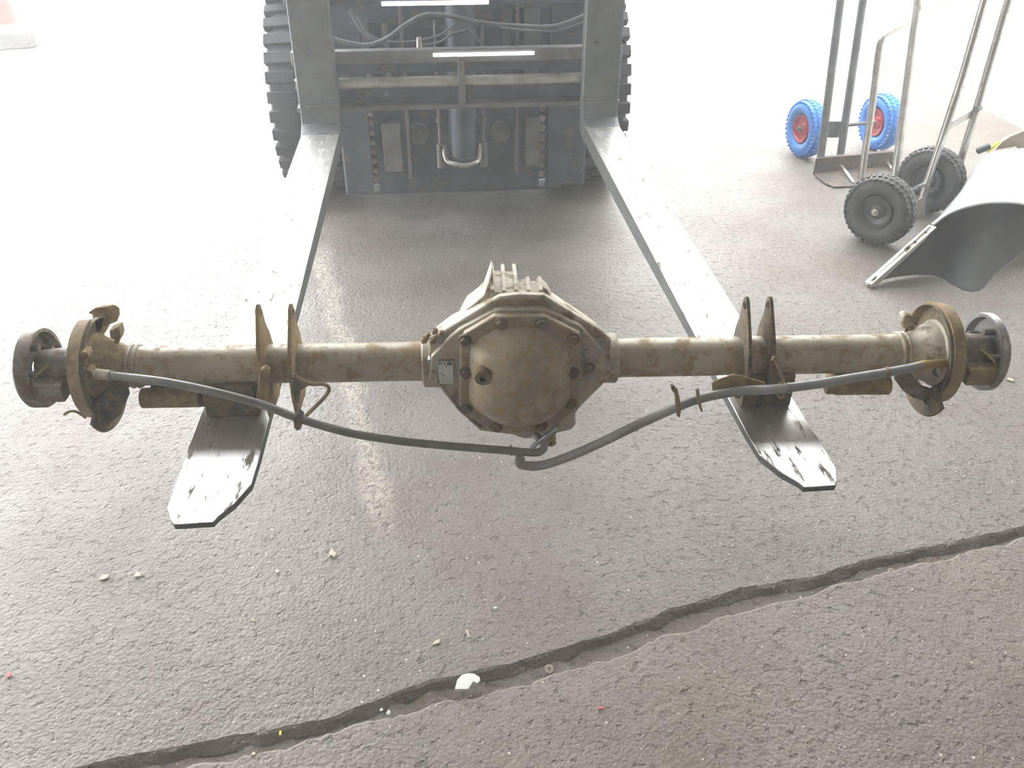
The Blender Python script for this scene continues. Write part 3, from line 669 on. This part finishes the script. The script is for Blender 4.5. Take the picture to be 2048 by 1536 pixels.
part(MB().tube([AX.Y(1062, 897, -.125), AX.Y(1090, 873, -.12), AX.Y(1112, 856, -.10)], .0042), 'cable_end_rod', 'steel')
part(MB().tube([AX.Y(1112, 856, -.10), AX.Y(1117, 850, -.095)], .004), 'rod_tip', 'rust')
for a, b in ((1772, 745), (1574, 776), (1020, 901), (1062, 932)):
    p = AX.Y(a, b, -.113 if a < 1700 else -.092); part(MB().lathe([(0, .006), (0, .0092), (.004, .0092), (.004, .006)], p, (1, 0, .1), (0, 1, 0), seg=16), 'cable_band', 'rust' if a > 1700 else 'cable')
# clamps near the right bracket
def outline(px_pts, yl, th, name, m_, bev=.0008): return part(MB().prism([AX.Y(a, b, yl) for a, b in px_pts], (0, th, 0)), name, m_, bev=bev)
outline([(1424, 768), (1430, 762), (1466, 750), (1482, 752), (1530, 766), (1536, 784), (1528, 792), (1500, 788), (1445, 795), (1438, 799), (1426, 786)], -.098, .004, 'cable_bracket', 'rust')
for k, (a, b) in enumerate(((1475, 792), (1502, 794), (1528, 790))):
    outline([(a-12, b-4), (a+12, b-4), (a+3, b+6), (a-5, b+3)], -.099, .003, 'bracket_tab', 'rustd')
outline([(1349, 782), (1355, 778), (1360, 800), (1362, 826), (1359, 836), (1354, 832), (1351, 808)], -.128, .006, 'cable_clip', 'rust')
outline([(1342, 774), (1347, 771), (1354, 780), (1350, 788), (1344, 782)], -.128, .008, 'clip_ear', 'rustd')
outline([(1392, 780), (1398, 777), (1401, 800), (1406, 824), (1402, 824), (1395, 808)], -.126, .006, 'cable_clip', 'rust')
part(MB().tube(smooth([AX.Y(a, b, -.100) for a, b in ((1545, 720), (1550, 716), (1558, 738), (1566, 762), (1568, 785), (1563, 796), (1556, 790), (1556, 775), (1560, 765))]), .0028, 8), 'wire_loop', 'rust')
outline([(1541, 722), (1550, 720), (1564, 762), (1552, 765), (1544, 750)], -.094, .003, 'loop_tab', 'rustd')
# left strap: bent rod from the plate to the cable
part(MB().tube(smooth([AX.Y(a, b, -.085) for a, b in ((586, 748), (600, 758), (622, 768), (645, 768), (657, 774), (655, 786), (640, 804), (620, 824), (604, 840), (597, 850))]), .0032, 8), 'strap_rod', 'rust')
outline([(586, 756), (604, 762), (620, 770), (600, 782), (596, 806), (590, 806), (586, 780)], -.07, .006, 'strap_foot', 'rustd')
outline([(586, 838), (596, 826), (606, 834), (602, 858), (595, 862), (588, 856)], -.13, .014, 'cable_clip', 'rustd')

# ------------------------------------------------------------------ hand trucks
def cam2w(X, Y, z=0): return RT*X + FH*Y + Vector((0, 0, z))
def wheel(root, c, axis, r, wd, tyre, rimm, rr, knobs=36, cap='alu'):
    """pneumatic wheel: c world centre, axis outward (world)"""
    o = root.matrix_world if False else None
    ax_ = Vector(axis).normalized(); c = Vector(c)-root.location
    u = Vector((0, 0, 1))
    prof = []
    for k in range(17):
        a = 2*math.pi*k/16
        prof.append(((wd/2)*math.cos(a), (r+rr)/2+(r-rr)/2*math.sin(a)))
    t = MB().lathe(prof[:-1], c, ax_, u, seg=56).out('tyre', tyre, root)
    kb = MB(); v = ax_.cross(u)
    for k in range(knobs):
        for s in (-1, -.33, .33, 1):
            a = 2*math.pi*(k+(.5 if s in (-.33, 1) else 0))/knobs; d = u*math.cos(a)+v*math.sin(a)
            off = ax_*(s*wd*.36); rad = r-.002-(.009 if abs(s) == 1 else 0)
            tg = ax_.cross(d)
            p = c+off+d*rad
            kb.obox(p-tg*.0065-ax_*.004*s, p+tg*.0065+ax_*.004*s, wd*.20, .007, d)
    kb = kb.out('tyre_tread', tyre, t); kb['kind'] = 'stuff'
    MB().lathe([(-wd*.35, .015), (-wd*.35, rr*.9), (-wd*.42, rr), (-wd*.42, rr*1.06), (wd*.42, rr*1.06), (wd*.42, rr), (wd*.30, rr*.9), (wd*.22, rr*.55), (wd*.34, rr*.42), (wd*.36, .015)], c, ax_, u, seg=40).out('wheel_centre', rimm, root, bev=.001)
    MB().cyl(c-ax_*wd*.5, c+ax_*wd*.52, .014, seg=16).out('axle_cap', cap, root, bev=.002)
    MB().cyl(c+ax_*wd*.52, c+ax_*wd*.62, .008, seg=6).out('axle_nut', cap, root)
def gl(root, mb, name, m, **k):
    mb.v = [v-root.location for v in mb.v]; return mb.out(name, m, root, **k)

# blue wheeled truck
b1, b2 = atZ(1603, 311), atZ(1749, 297)
ad = (b2-b1).normalized(); 
t1 = thing('hand_truck', 'grey and silver hand truck with blue tyres and red wheel centres', 'hand truck', (b1+b2)/2)
wc1, wc2 = b1+Vector((0, 0, .132)), b2+Vector((0, 0, .132))
wheel(t1, wc1, -ad, .132, .085, 'blue', 'red', .060, cap='mastl')
wheel(t1, wc2, -ad, .132, .085, 'blue', 'red', .060, cap='alu')
gl(t1, MB().cyl(wc1, wc2, .009), 'axle_rod', 'gtube')
def upright(root, p0, p1px, D, m_, r=.0175, ztop=1.12, name='upright'):
    p1 = atD(*p1px, D); d = (p1-p0); p2 = p0+d*((ztop-p0.z)/d.z)
    gl(root, MB().tube([p0, p1, p2], r, 14), name, m_); return p2
g1, g2 = atZ(1637, 345), atZ(1788, 322)
D1 = (g1-C0).dot(FH)
T1 = upright(t1, g1+Vector((0, 0, .012)), (1681, 0), D1+.10, 'gtube')
T2 = upright(t1, atD(1680, 315, D1+.10), (1726, 0), D1+.18, 'gtube')
T3 = upright(t1, atZ(1785, 385)+Vector((0, 0, .01)), (1836, 0), D1+.0, 'alu')
gl(t1, MB().tube(smooth([T1, T1+Vector((.02, .01, .05)), T2+Vector((-.02, 0, .05)), T2]), .0125, 12), 'handle', 'gtube')
# silver loop: rises, bends over to the right
PA = [atD(1716, 400, D1-.12), atD(1743, 220, D1-.05), atD(1757, 105, D1), atD(1762, 82, D1+.0), atD(1775, 66, D1+.02), atD(1820, 40, D1+.10), atD(1890, 0, D1+.22), atD(1960, -38, D1+.34)]
gl(t1, MB().tube([PA[0], PA[1], PA[2]]+smooth(PA[2:6], 5)[1:]+PA[6:], .0155, 14), 'folding_frame', 'alu')
gl(t1, MB().obox(atD(1650, 259, D1+.12), atD(1692, 259, D1+.16), .004, .075), 'axle_plate', 'gtube', bev=.001)
# toe plate: kick strip plus curved lip
q1, q2 = atZ(1626, 345), atZ(1790, 330)
up_ = Vector((0, 0, .075))
gl(t1, MB().prism([q1, q2, q2+up_, q1+up_], (atZ(1626, 349)-q1)), 'kick_plate', 'toe', bev=.001)
lp = [q1, atZ(1632, 356), atZ(1650, 370), atZ(1668, 377), atZ(1790, 372), q2]
gl(t1, MB().prism([p+Vector((0, 0, .004)) for p in lp], (0, 0, .005)), 'toe_plate', 'toe', bev=.001)
gl(t1, MB().obox(atZ(1660, 325)+Vector((0, 0, .05)), atZ(1706, 370)+Vector((0, 0, .012)), .012, .004), 'toe_brace', 'alu')
gl(t1, MB().obox(atZ(1752, 320)+Vector((0, 0, .05)), atZ(1790, 352)+Vector((0, 0, .012)), .012, .004), 'toe_brace', 'alu')

# black wheeled truck
k1, k2 = atZ(1744, 484), atZ(1845, 420)
ad2 = (k2-k1).normalized()
t2 = thing('hand_truck', 'silver hand truck with big black tyres in front of the blue wheeled one', 'hand truck', (k1+k2)/2)
RB = .133
w1, w2 = k1+Vector((0, 0, RB)), k2+Vector((0, 0, RB))
wheel(t2, w1, -ad2, RB, .085, 'btyre', 'dkrim', .056)
wheel(t2, w2, -ad2, RB, .085, 'btyre', 'dkrim', .056)
gl(t2, MB().cyl(w1, w2, .010), 'axle_rod', 'steel')
Dk = (k2-C0).dot(FH)
c0_ = atD(1828, 470, Dk-.12)
def up2(pts, r=.015, m_='alu', name='upright'): gl(t2, MB().tube(pts, r, 14), name, m_)
up2([atD(1826, 455, Dk-.08), atD(1925, 150, Dk-.04), atD(1985, -60, Dk)])
up2([atD(1888, 430, Dk+.0), atD(1955, 210, Dk+.02), atD(2010, 20, Dk+.04), atD(2030, -50, Dk+.05)])
up2([atD(1978, -60, Dk), atD(1990, -90, Dk), atD(2020, -92, Dk+.03), atD(2034, -58, Dk+.05)], name='handle')
gl(t2, MB().obox(atD(1899, 252, Dk-.05), atD(1945, 226, Dk+.02), .004, .03), 'cross_bar', 'alu')
gl(t2, MB().cyl(atD(1914, 182, Dk-.05), atD(1922, 172, Dk-.03), .012), 'clamp', 'mastl')
gl(t2, MB().cyl(atD(1951, 219, Dk+.0), atD(1959, 215, Dk+.03), .012), 'clamp', 'mastl')
gl(t2, MB().prism([atD(a, b, Dk-.09) for a, b in ((1840, 398), (1852, 392), (1850, 450), (1838, 478), (1806, 490), (1812, 440), (1828, 405))], FH*.004), 'side_plate', 'beige', bev=.001)
gl(t2, MB().obox(atD(1800, 470, Dk-.15), atD(1816, 487, Dk-.15), .012, .03), 'toe_lug', 'alu')

# ------------------------------------------------------------------ car wing panel, bottom right
wb = atZ(1735, 573)
pn = thing('car_wing_panel', 'loose silver car wing with dark underside and pale drilled edge', 'car panel', (wb.x+.35, wb.y, 0))
def rail(pts, D): return [atD(a, b, D_) for (a, b), D_ in zip(pts, D)]
Db = (wb-C0).dot(FH)
# upper edge (lip), mid rails and the lower edge of the dark concave side
n_s = 24
up_e = smooth([atD(1865, 450, Db+.10), atD(1895, 428, Db+.13), atD(1935, 413, Db+.16), atD(1985, 405, Db+.19), atD(2050, 409, Db+.22), atD(2140, 440, Db+.25)], 6)
lo_e = smooth([wb+Vector((0, 0, .012)), atZ(1800, 553, .01), atZ(1870, 552, .006), atZ(1950, 582, .004), atZ(2005, 535, .004), atZ(2130, 440, .004)], 6)
n_ = min(len(up_e), len(lo_e))
def sheet(A, B, belly, rows=10, th=.0016):
    vs = []
    for r in range(rows+1):
        t_ = r/rows
        for i in range(len(A)):
            p = A[i].lerp(B[i], t_)+belly*math.sin(math.pi*t_)*min(1, i/9)
            vs.append(p)
    k = len(A); m_ = MB()
    off = FH*th
    N = len(vs)
    fs = [(r*k+i, r*k+i+1, (r+1)*k+i+1, (r+1)*k+i) for r in range(rows) for i in range(k-1)]
    fs2 = [tuple(N+j for j in reversed(f)) for f in fs]
    bd = [(i+1, i, N+i, N+i+1) for i in range(k-1)]+[(rows*k+i, rows*k+i+1, N+rows*k+i+1, N+rows*k+i) for i in range(k-1)]
    m_.add(vs+[v+off for v in vs], fs+fs2+bd); return m_
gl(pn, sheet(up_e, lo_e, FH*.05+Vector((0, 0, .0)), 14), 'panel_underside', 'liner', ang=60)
sk = smooth([atD(1885, 425, Db+.40), atD(1930, 380, Db+.52), atD(1962, 318, Db+.62), atD(2000, 302, Db+.66), atD(2050, 296, Db+.68), atD(2140, 290, Db+.7)], 6)
gl(pn, sheet(up_e, sk, Vector((0, 0, .05)), 14), 'panel_skin', 'silver', ang=60)
gl(pn, MB().tube(up_e, .006, 8), 'panel_lip', 'silver')
e0, e1 = wb+Vector((0, 0, .012)), atD(1866, 452, Db+.09)
ed = gl(pn, MB().obox(e0, e1, .004, .040, FH), 'drilled_edge', 'edge', bev=.002)
ed2 = gl(pn, MB().prism([atD(1732, 571, Db-.005), atD(1748, 577, Db-.005), atD(1850, 481, Db+.07), atD(1862, 465, Db+.08), atD(1862, 450, Db+.085)], FH*.003), 'drilled_edge', 'edge', bev=.001)
for a, b, t_ in ((1749, 559, .1), (1815, 497, .6), (1830, 484, .73), (1852, 465, .9)):
    p = atD(a, b, Db-.012+.09*t_); gl(pn, MB().cyl(p, p+FH*.003, .0045 if a != 1852 else .003, seg=12), 'bolt_hole', 'hole')
for a, b, t_ in ((1749, 559, .1), (1815, 497, .6)):
    p = atD(a, b, Db-.009+.09*t_); d_ = (e1-e0).normalized(); gl(pn, MB().obox(p-d_*.012, p+d_*.012, .002, .017, FH.cross(d_)), 'hole_boss', 'beige')
# bits lying behind the panel
tp = atD(2000, 296, Db+.60); 
bx = thing('cardboard_piece', 'folded beige cardboard piece sticking up behind the silver wing panel', 'cardboard', tp)
gl(bx, MB().prism([atD(a, b, Db+.82) for a, b in ((1990, 300), (2004, 284), (2022, 272), (2060, 300), (2120, 360), (2120, 380), (2048, 312), (2034, 292))], FH*.02), 'flap', 'cardboard')
gl(bx, MB().prism([atD(a, b, Db+.88) for a, b in ((2022, 272), (2048, 262), (2130, 250), (2130, 330), (2048, 296))], FH*.01), 'back_flap', 'beige')
mk = thing('squeegee', 'small black and yellow plastic scraper behind the silver wing panel', 'tool', atD(1975, 300, Db+.56))
gl(mk, MB().obox(atD(1954, 303, Db+.60), atD(1980, 292, Db+.60), .02, .02), 'head', 'black', bev=.003)
gl(mk, MB().obox(atD(1974, 304, Db+.60), atD(1998, 284, Db+.60), .012, .010), 'grip', 'yellow', bev=.002)

# ------------------------------------------------------------------ cone at the far left
cb = atZ(20, 88)
cn = thing('traffic_cone', 'faded red and white traffic cone on grey base at the top left', 'cone', cb, R(12))
MB().prism([(x*.20, y*.20, 0) for x, y in ((-1, -.8), (-.8, -1), (.8, -1), (1, -.8), (1, .8), (.8, 1), (-.8, 1), (-1, .8))], (0, 0, .11)).out('cone_base', 'coneb', cn, bev=.01)
def ring_(z0, z1, m_, name):
    f_ = lambda z: .125-.13*z
    MB().lathe([(z0, .01), (z0, f_(z0)), (z1, f_(z1)), (z1, .01)], (0, 0, .05), (0, 0, 1), (1, 0, 0)).out(name, m_, cn)
ring_(0, .10, 'conew', 'white_band'); ring_(.10, .26, 'cone', 'cone_body'); ring_(.26, .38, 'conew', 'white_band'); ring_(.38, .70, 'cone', 'cone_body')

# ------------------------------------------------------------------ litter on the ground
def flake(px, py, pts, m_, label, cat='debris', name='paint_flake', h=.004, z=0.0, group=None):
    c = atZ(px, py, z); P = [atZ(px+a, py+b, z)-c for a, b in pts]
    mbk = MB().prism([Vector((p.x, p.y, h*.2+.6*h*random.random())) for p in P], (0, 0, h*.5))
    o = mbk.out(name, m_, None, bev=.0006, loc=c+Vector((0, 0, .0005))); return tag(o, label, cat, group)
flake(935, 1370, [(-25, 15), (-20, -2), (-10, -12), (2, -16), (14, -14), (24, -10), (26, -4), (20, 4), (12, 2), (2, 16), (-12, 16)], 'chip', 'largest pale crumpled paint flake near the slab joint', h=.012, z=.0)
flake(918, 1365, [(-2, -2), (3, -3), (4, 2), (-1, 3)], 'chip', 'tiny white chip touching the left side of the largest pale flake', h=.004)
flake(665, 1108, [(-8, 10), (-6, -2), (0, -10), (3, -2), (9, 0), (4, 10), (-2, 4)], 'chipb', 'beige torn flake below the worn paint line')
flake(990, 1218, [(-4, 2), (0, -3), (4, -2), (2, 3)], 'chip', 'bright white chip in the middle of the ground')
flake(872, 1286, [(-8, 4), (0, -3), (9, -6), (6, 3), (-3, 6)], 'chipb', 'beige leaf shaped flake left of the twig like one')
flake(936, 1271, [(-5, -8), (-1, -8), (5, 6), (1, 7)], 'chipb', 'narrow beige sliver above the largest pale flake')
flake(20, 1352, [(-6, 3), (-3, -5), (4, -5), (5, 2), (-1, 6)], 'chipr', 'small red chip at the left edge')
flake(763, 1421, [(-4, 3), (0, -3), (4, 0), (1, 4)], 'chip', 'left one of two white chips beside the joint')
flake(777, 1427, [(-5, 4), (0, -5), (5, -1), (2, 5)], 'chip', 'right one of two white chips beside the joint')
flake(561, 1468, [(-3, 5), (-1, -5), (3, -4), (2, 5)], 'yellow', 'small yellow chip at the bottom left of the ground')
flake(507, 1349+160, [(-5, 3), (0, -4), (6, 0), (2, 4)], 'chipb', 'pale pebble flake at the bottom left near the yellow chip')
flake(210, 1156, [(-12, 5), (-4, -4), (9, -5), (6, 3), (-6, 6)], 'chipb', 'pale oblong flake on the left, left of its round twin')
flake(275, 1152, [(-7, 4), (-2, -5), (7, -4), (6, 4)], 'chipb', 'pale round flake on the left, right of its oblong twin')
flake(555, 1104+40, [(-4, 3), (0, -4), (4, 0), (1, 4)], 'chip', 'white chip below the left fork tip')
flake(506, 1242, [(-5, 3), (0, -4), (5, -1), (3, 4)], 'chipb', 'small pale flake in the lower left of the ground')
flake(1199, 1418, [(-3, 3), (0, -3), (9, -2), (8, 2)], 'chipr', 'orange red splinter on the near slab', z=.003)
flake(2020, 760, [(-8, 0), (-2, -4), (8, 2), (4, 5)], 'chipb', 'pale chip beside the right hub of the axle')
def washer(px, py, label):
    c = atZ(px, py, -.012)
    o = MB().lathe([(0, .004), (0, .009), (.002, .009), (.002, .004)], (0, 0, 0), (0, 0, 1), (1, 0, 0), seg=20).out('washer', 'beige', None, loc=c+Vector((0, 0, .003)))
    o.rotation_euler = (.3, .1, 0); return tag(o, label, 'washer', 'washers in the slab joint')
washer(1098, 1340, 'round washer in the joint, left of the middle'); washer(1782, 1146, 'round washer in the joint towards the right')
